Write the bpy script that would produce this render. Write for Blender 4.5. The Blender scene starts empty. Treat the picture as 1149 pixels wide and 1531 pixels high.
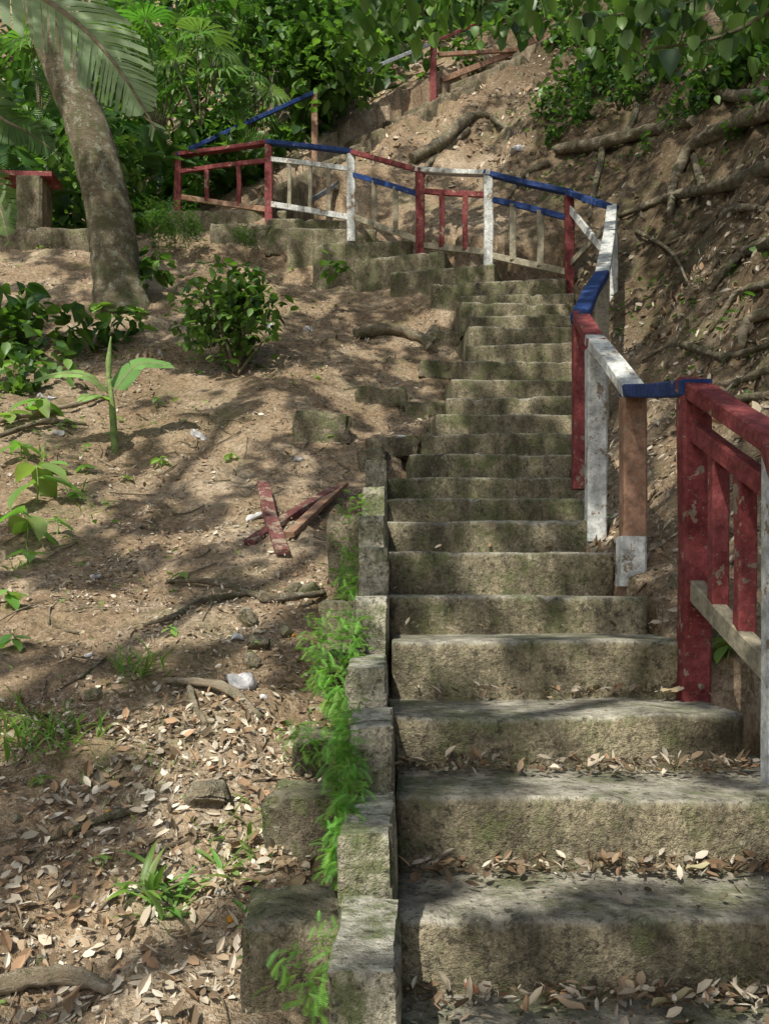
import bpy, math, random
import numpy as np
from mathutils import Vector, Matrix
random.seed(7); rng=np.random.default_rng(7)
scene=bpy.context.scene
F=1450.0; CU=574.5; HV=880.0      # survey constants (focal in px, bearing centre, eye level)
def wp(u,v,d): return ((u-CU)*d/F, d, (HV-v)*d/F)

# ---------------------------------------------------------------- noise
def h2(ix,iy,s):
    v=np.sin(ix*127.1+iy*311.7+s*74.7)*43758.5453
    return v-np.floor(v)
def vn(x,y,s=0):
    x=np.asarray(x,float);y=np.asarray(y,float)
    ix=np.floor(x);iy=np.floor(y);fx=x-ix;fy=y-iy
    fx=fx*fx*(3-2*fx);fy=fy*fy*(3-2*fy)
    a=h2(ix,iy,s);b=h2(ix+1,iy,s);c=h2(ix,iy+1,s);d=h2(ix+1,iy+1,s)
    return (a*(1-fx)+b*fx)*(1-fy)+(c*(1-fx)+d*fx)*fy
def fbm(x,y,s=0,o=4):
    r=0;a=.5;t=0
    for i in range(o):
        r=r+a*vn(x*2**i+17.3*i,y*2**i-9.1*i,s+i);t+=a;a*=.5
    return r/t

# ---------------------------------------------------------------- mesh helpers
def new_obj(name,me,mat=None,parent=None):
    o=bpy.data.objects.new(name,me); scene.collection.objects.link(o)
    if mat: me.materials.append(mat)
    if parent: o.parent=parent
    return o
def empty(name):
    o=bpy.data.objects.new(name,None); scene.collection.objects.link(o); o.empty_display_size=.2
    return o
def mesh_np(name,V,Fc,mat=None,col=None,smooth=True,parent=None):
    V=np.asarray(V,np.float32);Fc=np.asarray(Fc,np.int32);k=Fc.shape[1]
    me=bpy.data.meshes.new(name)
    me.vertices.add(len(V));me.vertices.foreach_set('co',V.ravel())
    me.loops.add(Fc.size);me.loops.foreach_set('vertex_index',Fc.ravel())
    me.polygons.add(len(Fc))
    me.polygons.foreach_set('loop_start',np.arange(len(Fc),dtype=np.int32)*k)
    me.polygons.foreach_set('loop_total',np.full(len(Fc),k,np.int32))
    me.polygons.foreach_set('use_smooth',np.full(len(Fc),smooth))
    me.update(calc_edges=True);me.validate()
    if col is not None:
        a=me.color_attributes.new('Col','FLOAT_COLOR','POINT')
        c=np.ones((len(V),4),np.float32);c[:,:3]=col
        a.data.foreach_set('color',c.ravel())
    return new_obj(name,me,mat,parent)
def rotm(yaw,pitch,roll):
    cy,sy=np.cos(yaw),np.sin(yaw);cp,sp=np.cos(pitch),np.sin(pitch);cr,sr=np.cos(roll),np.sin(roll)
    N=len(yaw);z=np.zeros(N);o=np.ones(N)
    Rz=np.stack([cy,-sy,z,sy,cy,z,z,z,o],1).reshape(N,3,3)
    Ry=np.stack([cp,z,sp,z,o,z,-sp,z,cp],1).reshape(N,3,3)
    Rx=np.stack([o,z,z,z,cr,-sr,z,sr,cr],1).reshape(N,3,3)
    return Rz@Ry@Rx
def scatter(name,tmpl,pos,yaw,pitch,roll,scale,col,mat,parent=None,smooth=True):
    TV,TF=tmpl;N=len(pos);K=len(TV)
    R=rotm(yaw,pitch,roll)
    sc=np.asarray(scale)
    if sc.ndim==1: sc=np.repeat(sc[:,None],3,1)
    P=np.einsum('nij,nkj->nki',R,TV[None]*sc[:,None,:])+pos[:,None,:]
    Fc=(TF[None]+(np.arange(N)*K)[:,None,None]).reshape(-1,3)
    C=np.repeat(col,K,0)
    return mesh_np(name,P.reshape(-1,3),Fc,mat,C,smooth,parent)
def leaf_t(w=.3,fold=.08,droop=.15,ts=(0,.22,.5,.78,1),ws=(0,.8,1,.65,0),curl=0.):
    V=[];F_=[];n=len(ts)
    for t in ts: V.append((t,0,-droop*t*t))
    L=[];R=[]
    for i in range(1,n-1):
        t=ts[i];z=-droop*t*t+fold+curl*math.sin(t*9)
        L.append(len(V));V.append((t,w*ws[i],z));R.append(len(V));V.append((t,-w*ws[i],z-curl))
    for S,fl in((L,0),(R,1)):
        T=[(0,1,S[0])]
        for i in range(len(S)-1): T+=[(i+1,i+2,S[i+1]),(i+1,S[i+1],S[i])]
        T+=[(n-2,n-1,S[-1])]
        F_+=[t if not fl else t[::-1] for t in T]
    return np.array(V,float),np.array(F_)
LEAF=leaf_t(); HEART=leaf_t(w=.42,droop=.25,ts=(0,.08,.35,.7,1),ws=(0,.8,1,.6,0))
CAN=(np.array([(-.5,0,0),(-.05,.3,.06),(-.05,-.3,.06),(.5,0,-.1)],float),np.array([(0,1,2),(2,1,3)])[:, ::-1])
DRY=leaf_t(w=.26,fold=.12,droop=-.25,ts=(0,.3,.7,1),ws=(0,1,.85,0),curl=.06)
DRY2=leaf_t(w=.3,fold=-.1,droop=.3,ts=(0,.3,.7,1),ws=(0,1,.8,0),curl=-.05)
BLADE=leaf_t(w=.035,fold=.01,droop=.45,ts=(0,.3,.6,.85,1),ws=(.5,1,.9,.5,0))
STRAP=leaf_t(w=.09,fold=.03,droop=.5,ts=(0,.3,.6,.85,1),ws=(.5,1,.9,.5,0))
def fan_t(n=18):
    V=[];F_=[]
    for i in range(n):
        a=math.radians(-150+300*i/(n-1));ca,sa=math.cos(a),math.sin(a);b=len(V)
        l=.8+.2*math.cos(a)
        for (r,w,z) in((.06,0,0),(.5,.055,.02),(.5,-.055,.02),(.5,0,-.03),(l*.85,.03,-.1),(l*.85,-.03,-.1),(l,0,-.22)):
            V.append((r*ca-w*sa,r*sa+w*ca,z))
        F_+=[(b,b+3,b+1),(b,b+2,b+3),(b+1,b+3,b+4),(b+3,b+2,b+5),(b+3,b+5,b+4),(b+4,b+5,b+6)]
    return np.array(V),np.array(F_)
FAN=fan_t()
def fern_t(n=13):
    V=[];F_=[]
    for i in range(n):
        t=.08+.9*i/n;z=-.35*t*t+.25*t;l=.26*math.sin(math.pi*(.18+.8*(1-t)))*1.0+.02
        for s in(1,-1):
            b=len(V);V+=[(t-.028,0,z),(t+.03,0,z),(t+.05,s*l*.6,z-.02),(t+.07,s*l,z-.05)]
            F_+=[(b,b+1,b+2) if s>0 else (b,b+2,b+1),(b,b+2,b+3) if s>0 else (b,b+3,b+2)]
    return np.array(V),np.array(F_)
FERN=fern_t()
def pinn_t(n=16):
    V=[];F_=[]
    for i in range(n):
        t=.15+.85*i/n;z=.3*t-.55*t*t;l=.38*math.sin(math.pi*(.12+.78*t))
        for s in(1,-1):
            b=len(V);V+=[(t-.012,0,z),(t+.03,0,z),(t+.13,s*l*.6,z-.03),(t+.22,s*l,z-.14)]
            F_+=[(b,b+1,b+2),(b,b+2,b+3)]
    return np.array(V),np.array(F_)
PINN=pinn_t()
def catmull(P,res):
    P=[np.array(p,float) for p in P];P=[2*P[0]-P[1]]+P+[2*P[-1]-P[-2]];out=[]
    for i in range(1,len(P)-2):
        for k in range(res):
            t=k/res;a,b,c,d=P[i-1:i+3]
            out.append(.5*((2*b)+(-a+c)*t+(2*a-5*b+4*c-d)*t*t+(-a+3*b-3*c+d)*t**3))
    out.append(P[-2]);return np.array(out)
def tube(name,pts,radii,mat,seg=10,res=8,lump=.12,parent=None,seed=0):
    C=catmull(pts,res);Rr=np.interp(np.linspace(0,1,len(C)),np.linspace(0,1,len(radii)),radii)
    D=C[-1]-C[0];up=np.array([0,0,1.]) if abs(D[2])<.8*np.linalg.norm(D) else np.array([0,1.,0])
    V=[];F_=[];n=len(C)
    for i in range(n):
        t=C[min(i+1,n-1)]-C[max(i-1,0)];t/=np.linalg.norm(t)+1e-9
        a=np.cross(up,t);a/=np.linalg.norm(a)+1e-9;b=np.cross(t,a)
        for k in range(seg):
            th=2*math.pi*k/seg
            r=Rr[i]*(1+lump*2*(float(vn(k*.9 if k<seg/2 else (seg-k)*.9,i*.55,seed))-.5))
            V.append(C[i]+r*(math.cos(th)*a+math.sin(th)*b))
    for i in range(n-1):
        for k in range(seg):
            k2=(k+1)%seg;F_.append((i*seg+k,i*seg+k2,(i+1)*seg+k2,(i+1)*seg+k))
    me=bpy.data.meshes.new(name)
    caps=[tuple(range(seg))[::-1],tuple(range((n-1)*seg,n*seg))]
    me.from_pydata([tuple(v) for v in V],[],F_+caps)
    for p in me.polygons:p.use_smooth=len(p.vertices)==4
    me.update();return new_obj(name,me,mat,parent)

# ---------------------------------------------------------------- materials
def nodes(name):
    m=bpy.data.materials.new(name);m.use_nodes=True;nt=m.node_tree;nt.nodes.clear()
    return m,nt,nt.nodes,nt.links
def noise(nt,co,scale,detail=6,rough=.6,dist=0):
    n=nt.nodes.new('ShaderNodeTexNoise');n.inputs['Scale'].default_value=scale;n.inputs['Detail'].default_value=min(detail,4.5)
    n.inputs['Roughness'].default_value=rough;n.inputs['Distortion'].default_value=dist
    nt.links.new(co,n.inputs['Vector']);return n.outputs['Fac']
def ramp(nt,fac,stops,interp='LINEAR'):
    r=nt.nodes.new('ShaderNodeValToRGB');r.color_ramp.interpolation=interp
    e=r.color_ramp.elements
    while len(e)<len(stops): e.new(.5)
    for i,(p,c) in enumerate(stops):
        e[i].position=p;e[i].color=(c,c,c,1) if not isinstance(c,tuple) else (*c,1)
    nt.links.new(fac,r.inputs[0]);return r.outputs[0]
def mix(nt,fac,a,b,mode='MIX'):
    m=nt.nodes.new('ShaderNodeMix');m.data_type='RGBA';m.blend_type=mode
    for s,v in((0,fac),(6,a),(7,b)):
        if isinstance(v,bpy.types.NodeSocket): nt.links.new(v,m.inputs[s])
        else: m.inputs[s].default_value=v if s==0 else (*v,1)
    return m.outputs[2]
def finish(nt,col,rough=.85,bump=None,bs=.5,bd=.02,spec=.3):
    p=nt.nodes.new('ShaderNodeBsdfPrincipled');o=nt.nodes.new('ShaderNodeOutputMaterial')
    if isinstance(col,bpy.types.NodeSocket): nt.links.new(col,p.inputs['Base Color'])
    else: p.inputs['Base Color'].default_value=(*col,1)
    p.inputs['Roughness'].default_value=rough;p.inputs['Specular IOR Level'].default_value=spec
    if bump is not None:
        b=nt.nodes.new('ShaderNodeBump');b.inputs['Strength'].default_value=bs;b.inputs['Distance'].default_value=bd
        nt.links.new(bump,b.inputs['Height']);nt.links.new(b.outputs[0],p.inputs['Normal'])
    nt.links.new(p.outputs[0],o.inputs[0]);return p
def objco(nt): return nt.nodes.new('ShaderNodeTexCoord').outputs['Object']
def m_soil():
    m,nt,_,L=nodes('soil');co=objco(nt)
    a=ramp(nt,noise(nt,co,1.3,8,.65),[(.3,(.21,.145,.085)),(.5,(.34,.25,.16)),(.70,(.54,.44,.315))])
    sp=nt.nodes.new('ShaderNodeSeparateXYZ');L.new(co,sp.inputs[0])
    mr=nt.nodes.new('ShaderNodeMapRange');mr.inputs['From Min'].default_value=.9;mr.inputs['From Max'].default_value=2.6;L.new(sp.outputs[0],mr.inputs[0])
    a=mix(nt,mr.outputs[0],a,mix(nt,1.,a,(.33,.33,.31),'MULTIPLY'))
    b=ramp(nt,noise(nt,co,24,8,.85),[(.32,.32),(.52,1.0),(.72,1.5)])
    c=mix(nt,1.0,a,b,'MULTIPLY')
    v=nt.nodes.new('ShaderNodeTexVoronoi');v.inputs['Scale'].default_value=70;v.inputs['Randomness'].default_value=1.
    nn_=nt.nodes.new('ShaderNodeTexNoise');nn_.inputs['Scale'].default_value=30;nn_.inputs['Detail'].default_value=2;L.new(co,nn_.inputs['Vector'])
    sc_=nt.nodes.new('ShaderNodeVectorMath');sc_.operation='SCALE';sc_.inputs['Scale'].default_value=.05;L.new(nn_.outputs['Color'],sc_.inputs[0])
    ad_=nt.nodes.new('ShaderNodeVectorMath');ad_.operation='ADD';L.new(co,ad_.inputs[0]);L.new(sc_.outputs[0],ad_.inputs[1]);L.new(ad_.outputs[0],v.inputs['Vector'])
    vc=ramp(nt,v.outputs['Color'],[(.2,(.09,.065,.04)),(.6,(.27,.195,.12)),(.95,(.6,.52,.40))])
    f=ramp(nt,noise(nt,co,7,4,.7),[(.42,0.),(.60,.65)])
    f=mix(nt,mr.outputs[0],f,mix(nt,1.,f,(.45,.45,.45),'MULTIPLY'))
    c=mix(nt,f,c,vc)
    g=ramp(nt,noise(nt,co,2.1,5,.6),[(.54,0.),(.68,.45)])
    c=mix(nt,g,c,(.12,.13,.055))
    finish(nt,c,.95,noise(nt,co,20,10,.85),.9,.04,.1);return m
def m_conc(name,base=(.27,.235,.155),light=(.54,.51,.42),moss=.65):
    m,nt,_,L=nodes(name);co=objco(nt)
    c=ramp(nt,noise(nt,co,2.6,8,.7),[(.3,tuple(x*.5 for x in base)),(.5,base),(.7,tuple(x*1.45 for x in base))])
    s=ramp(nt,noise(nt,co,75,4,.85),[(.3,.38),(.5,1.),(.7,1.7)])
    c=mix(nt,1.,c,s,'MULTIPLY')
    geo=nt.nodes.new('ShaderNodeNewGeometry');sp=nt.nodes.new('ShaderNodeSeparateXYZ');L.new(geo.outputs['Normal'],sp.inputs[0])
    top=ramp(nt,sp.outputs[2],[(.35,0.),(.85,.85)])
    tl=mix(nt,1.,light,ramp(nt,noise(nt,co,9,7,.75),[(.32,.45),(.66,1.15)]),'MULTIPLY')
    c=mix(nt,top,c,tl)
    mp=nt.nodes.new('ShaderNodeMapping');mp.inputs['Scale'].default_value=(7,7,2.2);L.new(co,mp.inputs[0])
    st=ramp(nt,noise(nt,mp.outputs[0],1.,6,.75),[(.36,.42),(.6,1.05)])
    c=mix(nt,1.,c,st,'MULTIPLY')
    g=ramp(nt,noise(nt,co,4.2,8,.8),[(.48,0.),(.60,moss)])
    c=mix(nt,g,c,(.11,.135,.05))
    w=ramp(nt,noise(nt,co,17,7,.85),[(.61,0.),(.69,.5)])
    c=mix(nt,w,c,(.56,.53,.43))
    dk=ramp(nt,noise(nt,co,30,7,.85),[(.38,.8),(.47,0.)])
    c=mix(nt,dk,c,(.05,.045,.032))
    finish(nt,c,.92,noise(nt,co,26,8,.85),1.,.022,.2);return m
def m_paint(name,col,peel=.62,wood=(.34,.27,.19),fd=.05):
    m,nt,_,L=nodes(name);co=objco(nt)
    n1=noise(nt,co,30,5,.7)
    wd=mix(nt,n1,tuple(x*.5 for x in wood),tuple(x*1.3 for x in wood))
    fade=tuple(x*.9+fd for x in col)
    pc=mix(nt,ramp(nt,noise(nt,co,5,7,.7),[(.35,0.),(.65,1.)]),tuple(x*.65 for x in col),fade)
    f=ramp(nt,noise(nt,co,8,9,.75,.4),[(peel,0.),(peel+.02,1.)])
    c=mix(nt,f,pc,wd)
    f2=ramp(nt,noise(nt,co,48,6,.8),[(.60,0.),(.64,.8)])
    c=mix(nt,f2,c,tuple(x*.8 for x in wood))
    d=ramp(nt,noise(nt,co,20,8,.85),[(.35,.4),(.6,1.)])
    c=mix(nt,.8,c,d,'MULTIPLY')
    finish(nt,c,.7,n1,.45,.01,.25);return m
def m_leaf(name,tr=.35,rough=.4,spec=.5):
    m,nt,_,L=nodes(name)
    c=nt.nodes.new('ShaderNodeAttribute');c.attribute_name='Col';c=c.outputs['Color']
    p=nt.nodes.new('ShaderNodeBsdfPrincipled');p.inputs['Roughness'].default_value=rough;p.inputs['Specular IOR Level'].default_value=spec
    L.new(c,p.inputs['Base Color'])
    o=nt.nodes.new('ShaderNodeOutputMaterial')
    if tr<=0: L.new(p.outputs[0],o.inputs[0]);return m
    t=nt.nodes.new('ShaderNodeBsdfTranslucent');c2=mix(nt,1.,c,(1.5,1.7,.7),'MULTIPLY');L.new(c2,t.inputs[0])
    ms=nt.nodes.new('ShaderNodeMixShader');ms.inputs[0].default_value=tr
    L.new(p.outputs[0],ms.inputs[1]);L.new(t.outputs[0],ms.inputs[2])
    L.new(ms.outputs[0],o.inputs[0]);return m
def m_bark(name,a=(.12,.085,.055),b=(.26,.22,.16),li=(.33,.35,.28),lf=.55,sc=6):
    m,nt,_,L=nodes(name);co=objco(nt)
    mp=nt.nodes.new('ShaderNodeMapping');mp.inputs['Scale'].default_value=(1,1,2.5);L.new(co,mp.inputs[0])
    c=ramp(nt,noise(nt,mp.outputs[0],sc,9,.75),[(.32,a),(.68,b)])
    f=ramp(nt,noise(nt,co,sc*1.6,8,.8),[(lf,0.),(lf+.06,.8)])
    c=mix(nt,f,c,li)
    g=ramp(nt,noise(nt,co,sc*.7,6,.6),[(.5,0.),(.62,.6)])
    c=mix(nt,g,c,(.13,.15,.06))
    finish(nt,c,.9,noise(nt,mp.outputs[0],sc*4,9,.8),1.,.04,.2);return m
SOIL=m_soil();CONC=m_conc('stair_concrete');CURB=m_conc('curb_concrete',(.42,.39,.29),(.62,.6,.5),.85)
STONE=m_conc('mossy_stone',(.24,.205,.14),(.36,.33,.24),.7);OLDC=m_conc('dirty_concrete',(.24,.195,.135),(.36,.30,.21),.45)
RED=m_paint('red_paint',(.27,.045,.045),.605,fd=.028);WHITE=m_paint('white_paint',(.78,.80,.76),.585,fd=.0);BLUE=m_paint('blue_paint',(.018,.065,.25),.64,fd=.012)
WOOD=m_paint('bare_wood',(.44,.25,.155),.56,(.36,.27,.18),.02);GREY=m_paint('weathered_wood',(.42,.38,.27),.6,(.30,.25,.18),.0)
PALE=m_paint('faded_blue_white_paint',(.55,.6,.64),.6,fd=0.)
GREEN=m_leaf('green_leaf',.4,.42);DRYM=m_leaf('dry_leaf',0,.8,.15);CANM=m_leaf('canopy_leaf',.45)
BARK=m_bark('mottled_bark',(.15,.125,.08),(.32,.275,.185),(.46,.48,.36),.53,8);ROOTM=m_bark('root_bark',(.13,.10,.065),(.36,.31,.21),(.54,.50,.39),.55,9)
TWIG=m_bark('pale_root',(.38,.30,.19),(.66,.56,.41),(.72,.66,.53),.6,14)

# ---------------------------------------------------------------- staircase data  (front-left, front-right, depth, top z)
steps=[]
low=[ (2.15,-.734,.03,1.35),(2.5,-.543,.03,1.2),(2.9,-.38,.03,1.087),(3.35,-.18,.025,1.05),(3.85,-.027,.02,1.05),
 (4.4,.167,.015,1.048),(5.0,.352,.01,1.14),(5.5,.52,.01,1.16),(6.0,.69,.01,1.21),(6.4,.896,.166,1.26),(6.8,1.093,.26,1.32),
 (7.15,1.282,.38,1.41),(7.5,1.484,.478,1.48),(7.85,1.695,.54,1.55),(8.2,1.92,.62,1.62),(8.55,2.16,.72,1.72),(8.9,2.41,.77,1.8),
 (9.3,2.63,.8,1.92),(9.7,2.86,.77,1.95),(10.1,3.06,.8,1.98)]
for d,z,a,b in [(.85,-1.28,.0,1.5),(1.28,-1.1,.03,1.45),(1.7,-.91,.03,1.4)]+low:
    k=.03*math.sin(d*7.3)
    steps.append([(a,d-k),(b,d+k),.8,z])
steps+=[[(.50,10.52),(1.93,10.3),.9,3.30],[(.06,10.92),(1.2,10.62),.9,3.56],[(-.36,11.25),(.68,11.0),.9,3.82],
 [(-.85,11.5),(.34,11.5),.9,4.12],[(-1.2,11.95),(-.1,12.0),.9,4.45],[(-1.5,12.35),(-.38,12.45),.9,4.73],[(-2.9,12.85),(-1.3,12.9),.9,5.02]]
NMAIN=len(steps)
D=np.array([.73,.683]);Wd=np.array([.683,-.73]);upc=[]
for i in range(18):
    c=np.array([-2.0,13.25])+D*.39*i
    sl=.42;sr=.56+.16*math.sin(i*2.1)
    zz=5.12+.287*(i+.4)+.03*math.sin(i*4.3)
    steps.append([tuple(c-Wd*sl+D*.05*math.sin(i*3.)),tuple(c+Wd*sr+D*.12),.7,zz])
    if i%2==0: upc.append((*(c+Wd*(.85)+D*.2),zz-.2));upc.append((*(c+Wd*1.35+D*.2),zz-.6))
def inside(x,y,st,m=0.):
    (ax,ay),(bx,by),dep,z=st;w=np.array([bx-ax,by-ay]);Lw=np.linalg.norm(w);w/=Lw;n=np.array([-w[1],w[0]])
    s=(x-ax)*w[0]+(y-ay)*w[1];t=(x-ax)*n[0]+(y-ay)*n[1]
    return (s>-m)&(s<Lw+m)&(t>-m)&(t<dep+m)

# ---------------------------------------------------------------- terrain
GL=np.array([(0,-1.75),(1,-1.32),(2,-.92),(2.5,-.73),(2.9,-.57),(3.35,-.42),(3.85,-.25),(4.4,-.05),(5,.13),(5.5,.3),(6,.5),(6.8,.92),(7.85,1.42),(8.9,2.0),(9.7,2.45),(10.3,2.85),(11,3.3),(12,3.95),(12.9,4.55)])
ctl=[]
def gl(d): return float(np.interp(d,GL[:,0],GL[:,1]))
for d in (0,1,2,3,4,5,6,7,8,9,10,11,12):
    for x in(-.25,-1.3,-3.0,-5.5,-8):
        if d>9 and x==-.25: x=-.5
        z=gl(d)
        if x<-2.5 and 5<d<9: z+=.1
        if x==-3.0 and d>9: z+=.12
        ctl.append((x,d,z))
ctl+=[(-1.1,7.6,1.42),(-.9,8.2,1.75),(-4.6,12.6,4.62),(-3.6,12.8,4.6),(-2.2,12.4,4.45)]+upc
for d,z,a,b in low[1::2]+[(.5,-1.4,0,1.5),(1.3,-1.1,0,1.45)]:
    ctl.append(((a+b)/2,d+.1,z-.3))
    b2=b+(.1 if d>3.5 else .15)
    ctl+= [(b2,d,z-.06),(b2+.45,d,z+.3),(b2+1.3,d,z+1.35),(b2+2.8,d,z+3.2),(b2+6,d,z+6.5)]
ctl+=[(2.6,11,4.3),(3.2,12,5.7),(4.5,13,7.7),(1.3,11.1,3.7),(1.6,11.8,4.5),(2.2,13,6.0),(2.8,14.5,7.8),(.5,11.6,4.0),(.7,12.3,4.7),(1.0,13.5,5.8),
 (-.3,12.5,4.6),(-1.6,13.0,4.95),(3.4,17.6,9.9),(-2,16,7.3),(0,18,9.6),(3.6,18.3,10.2),(3,21,13),
 (-4,14.2,5.1),(-7,14,4.9),(-5,17,7.5),(-9,17,7.5),(-5,21,11.5),(5,17,11.5),(8,14,12),(4,15.5,9.3)]
ctl+=[(-15,0,-1.7),(-15,10,3),(-15,20,10.5),(-15,35,27),(-5,35,27),(5,35,30),(15,35,32),(15,20,21),(15,10,15),(15,0,10),(-10,-10,-6),(0,-10,-5.5),(10,-10,0)]
ctl=np.array(ctl,float)
def tk(r2): return .5*r2*np.log(r2+1e-9)
cx,cy,cz=ctl.T;n=len(ctl)
A=np.zeros((n+3,n+3));A[:n,:n]=tk((cx[:,None]-cx)**2+(cy[:,None]-cy)**2)+np.eye(n)*.03
A[:n,n]=1;A[:n,n+1]=cx;A[:n,n+2]=cy;A[n:,:n]=A[:n,n:].T
sol=np.linalg.solve(A,np.concatenate([cz,[0,0,0]]))
def TZ(x,y,carve=True):
    x=np.atleast_1d(np.asarray(x,float));y=np.atleast_1d(np.asarray(y,float))
    xc=np.clip(x,-15,15);yc=np.clip(y,-10,35);sh=xc.shape;xf=xc.ravel();yf=yc.ravel();z=np.zeros(len(xf))
    for i in range(0,len(xf),20000):
        a=xf[i:i+20000];b=yf[i:i+20000]
        z[i:i+20000]=tk((a[:,None]-cx)**2+(b[:,None]-cy)**2)@sol[:n]+sol[n]+sol[n+1]*a+sol[n+2]*b
    xo=x.ravel();yo=y.ravel()
    bank=np.clip((xf-1.4)/.8,0,1)+np.clip((yf-11)/3,0,1)*.5;bank=np.clip(bank,0,1)
    near=np.clip((yf-.5)/4,.45,1)
    z+=(fbm(xo*.9,yo*.9,3)-.5)*(.16+.4*bank)*near+(fbm(xo*4,yo*4,5)-.5)*(.11+.22*bank)+(fbm(xo*15,yo*15,9,3)-.5)*(.045+.05*bank)
    if carve:
        for st in steps:
            m=inside(xo,yo,st,.0);z[m]=np.minimum(z[m],st[3]-.16)
    return z.reshape(sh)
def ax(lo,hi,s,far,k):
    c=np.arange(lo,hi,s);o=[];v=hi;st=s
    while v<far: o.append(v);st*=k;v+=st
    p=[];v=lo;st=s*1
    while v>-far: st*=k;v-=st;p.append(v)
    return np.array(p[::-1]+list(c)+o)
xs=ax(-5.2,4.6,.035,150,1.12);ys=ax(1.2,18.5,.04,150,1.12)
X,Y=np.meshgrid(xs,ys);Z=TZ(X,Y);nx=len(xs);ny=len(ys)
I=(np.arange(ny-1)[:,None]*nx+np.arange(nx-1)[None]).ravel()
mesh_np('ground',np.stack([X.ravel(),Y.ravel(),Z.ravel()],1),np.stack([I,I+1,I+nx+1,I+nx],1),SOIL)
_d=np.arange(1.4,30,.015)
def G(u,v,off=0.):   # where a bearing meets the hillside
    x=(u-CU)/F*_d;z=(HV-v)/F*_d;t=TZ(x,_d);k=np.argmax(t>z)
    return np.array([x[k],_d[k],t[k]+off])

# ---------------------------------------------------------------- staircase mesh
def build_steps(name,lst,mat,s0=0,rough=1.):
    V=[];Fq=[];caps=[]
    for si,((ax_,ay),(bx,by),dep,zt) in enumerate(lst,s0):
        w=np.array([bx-ax_,by-ay]);Lw=np.linalg.norm(w);w/=Lw;nn=np.array([-w[1],w[0]])
        H=.34 if si<22 else .75;prof=[(0.012,-H),(.008,-H*.6),(.004,-.15),(0,-.1),(-.002,-.055),(-.001,-.028),(.003,-.011),(.012,-.002),(.03,0),(.1,.002),(.18,.0),(.28,0),(.4,0),(dep,0)]
        nc=max(6,int(Lw/.02));base=len(V);K=len(prof)
        for i in range(nc+1):
            s=Lw*i/nc
            e=max(0,1-min(s,Lw-s)/.03)**2*.015
            wob=((float(fbm(s*1.3,si*7.7,1))-.5)*.04+(float(fbm(s*14,si*3.3,2))-.5)*.006)*rough
            hz=((float(fbm(s*1.1,si*5.1,4))-.5)*.035+(float(fbm(s*9,si*4.1,14))-.5)*.007)*rough
            chip=max(0,float(fbm(s*8,si*9.1,6))-.62)*.15*rough
            for k,(t,z) in enumerate(prof):
                tt=t+wob+e;zz=z+hz
                if 4<=k<=8: tt+=chip;zz-=chip*.6*(k>=6)
                zz+=(float(vn(s*11+k*3,si*3.+t*17,8))-.5)*.005
                if k<6: tt+=(float(vn(s*12,k*2.3+si,11))-.5)*.006
                p=np.array([ax_,ay])+w*s+nn*tt
                V.append((p[0],p[1],zt+zz))
        for i in range(nc):
            for k in range(K-1):
                a=base+i*K+k;Fq.append((a,a+K,a+K+1,a+1))
        for i in(0,nc):
            r=[base+i*K+k for k in range(K)]
            V.append(tuple((np.array([ax_,ay])+w*(Lw*i/nc)+nn*dep).tolist())+(zt-H,))
            r=r+[len(V)-1];caps.append(r if i==0 else r[::-1])
    me=bpy.data.meshes.new(name);me.from_pydata(V,[],Fq+caps)
    for p in me.polygons:p.use_smooth=len(p.vertices)==4
    me.update();new_obj(name,me,mat)
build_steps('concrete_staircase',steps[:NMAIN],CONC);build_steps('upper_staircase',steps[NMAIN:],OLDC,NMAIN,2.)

import bmesh
from mathutils import noise as mn
def nbox(name,c,size,rz=0,mat=STONE,seed=0,amp=.02,bev=.02,cuts=5,tilt=(0,0),parent=None,round_=0.):
    bm=bmesh.new();bmesh.ops.create_cube(bm,size=1)
    bmesh.ops.subdivide_edges(bm,edges=bm.edges[:],cuts=cuts,use_grid_fill=True)
    M=Matrix.Translation(c)@Matrix.Rotation(rz,4,'Z')@Matrix.Rotation(tilt[0],4,'X')@Matrix.Rotation(tilt[1],4,'Y')
    for v in bm.verts:
        p=v.co.copy()
        if round_>0: p=p.lerp(p.normalized()*.6,round_)
        q=Vector((p.x*size[0],p.y*size[1],p.z*size[2]))
        edge=sum(abs(v.co[a])>.49 for a in range(3))
        if edge>=2:
            bb=bev*(.15+1.6*max(0,mn.noise(q*14+Vector((seed*1.7,3,1)))+.15))
            q-=Vector([math.copysign(bb,v.co[a]) if abs(v.co[a])>.49 else 0 for a in range(3)])
        d=mn.noise_vector(q*9+Vector((seed*3.1,0,0)))*amp+mn.noise_vector(q*28+Vector((seed,5,0)))*amp*.4
        v.co=M@(q+d)
    me=bpy.data.meshes.new(name);bm.to_mesh(me);bm.free()
    for p in me.polygons:p.use_smooth=True
    me.set_sharp_from_angle(angle=math.radians(38))
    return new_obj(name,me,mat,parent)
curb=empty('concrete_curb')
cb=[(1.15,1.6,-.82),(1.6,1.99,-.63),(2.0,2.42,-.503),(2.43,2.9,-.35),(2.91,3.42,-.232),(3.43,3.93,-.03),(3.94,4.48,.17),(4.49,5.05,.345),(5.06,5.5,.53),(5.52,6.02,.735)]
for i,(a,b,z) in enumerate(cb):
    xw=.118 if i<4 else .125
    xc=-.03 if i<4 else -.05
    nbox('block_%d'%i,Vector((xc,(a+b)/2,z-.3)),(xw,b-a,.6),random.uniform(-.03,.03),CURB,i,.006,.014,15,(random.uniform(-.02,.03),random.uniform(-.02,.02)),curb)
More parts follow.
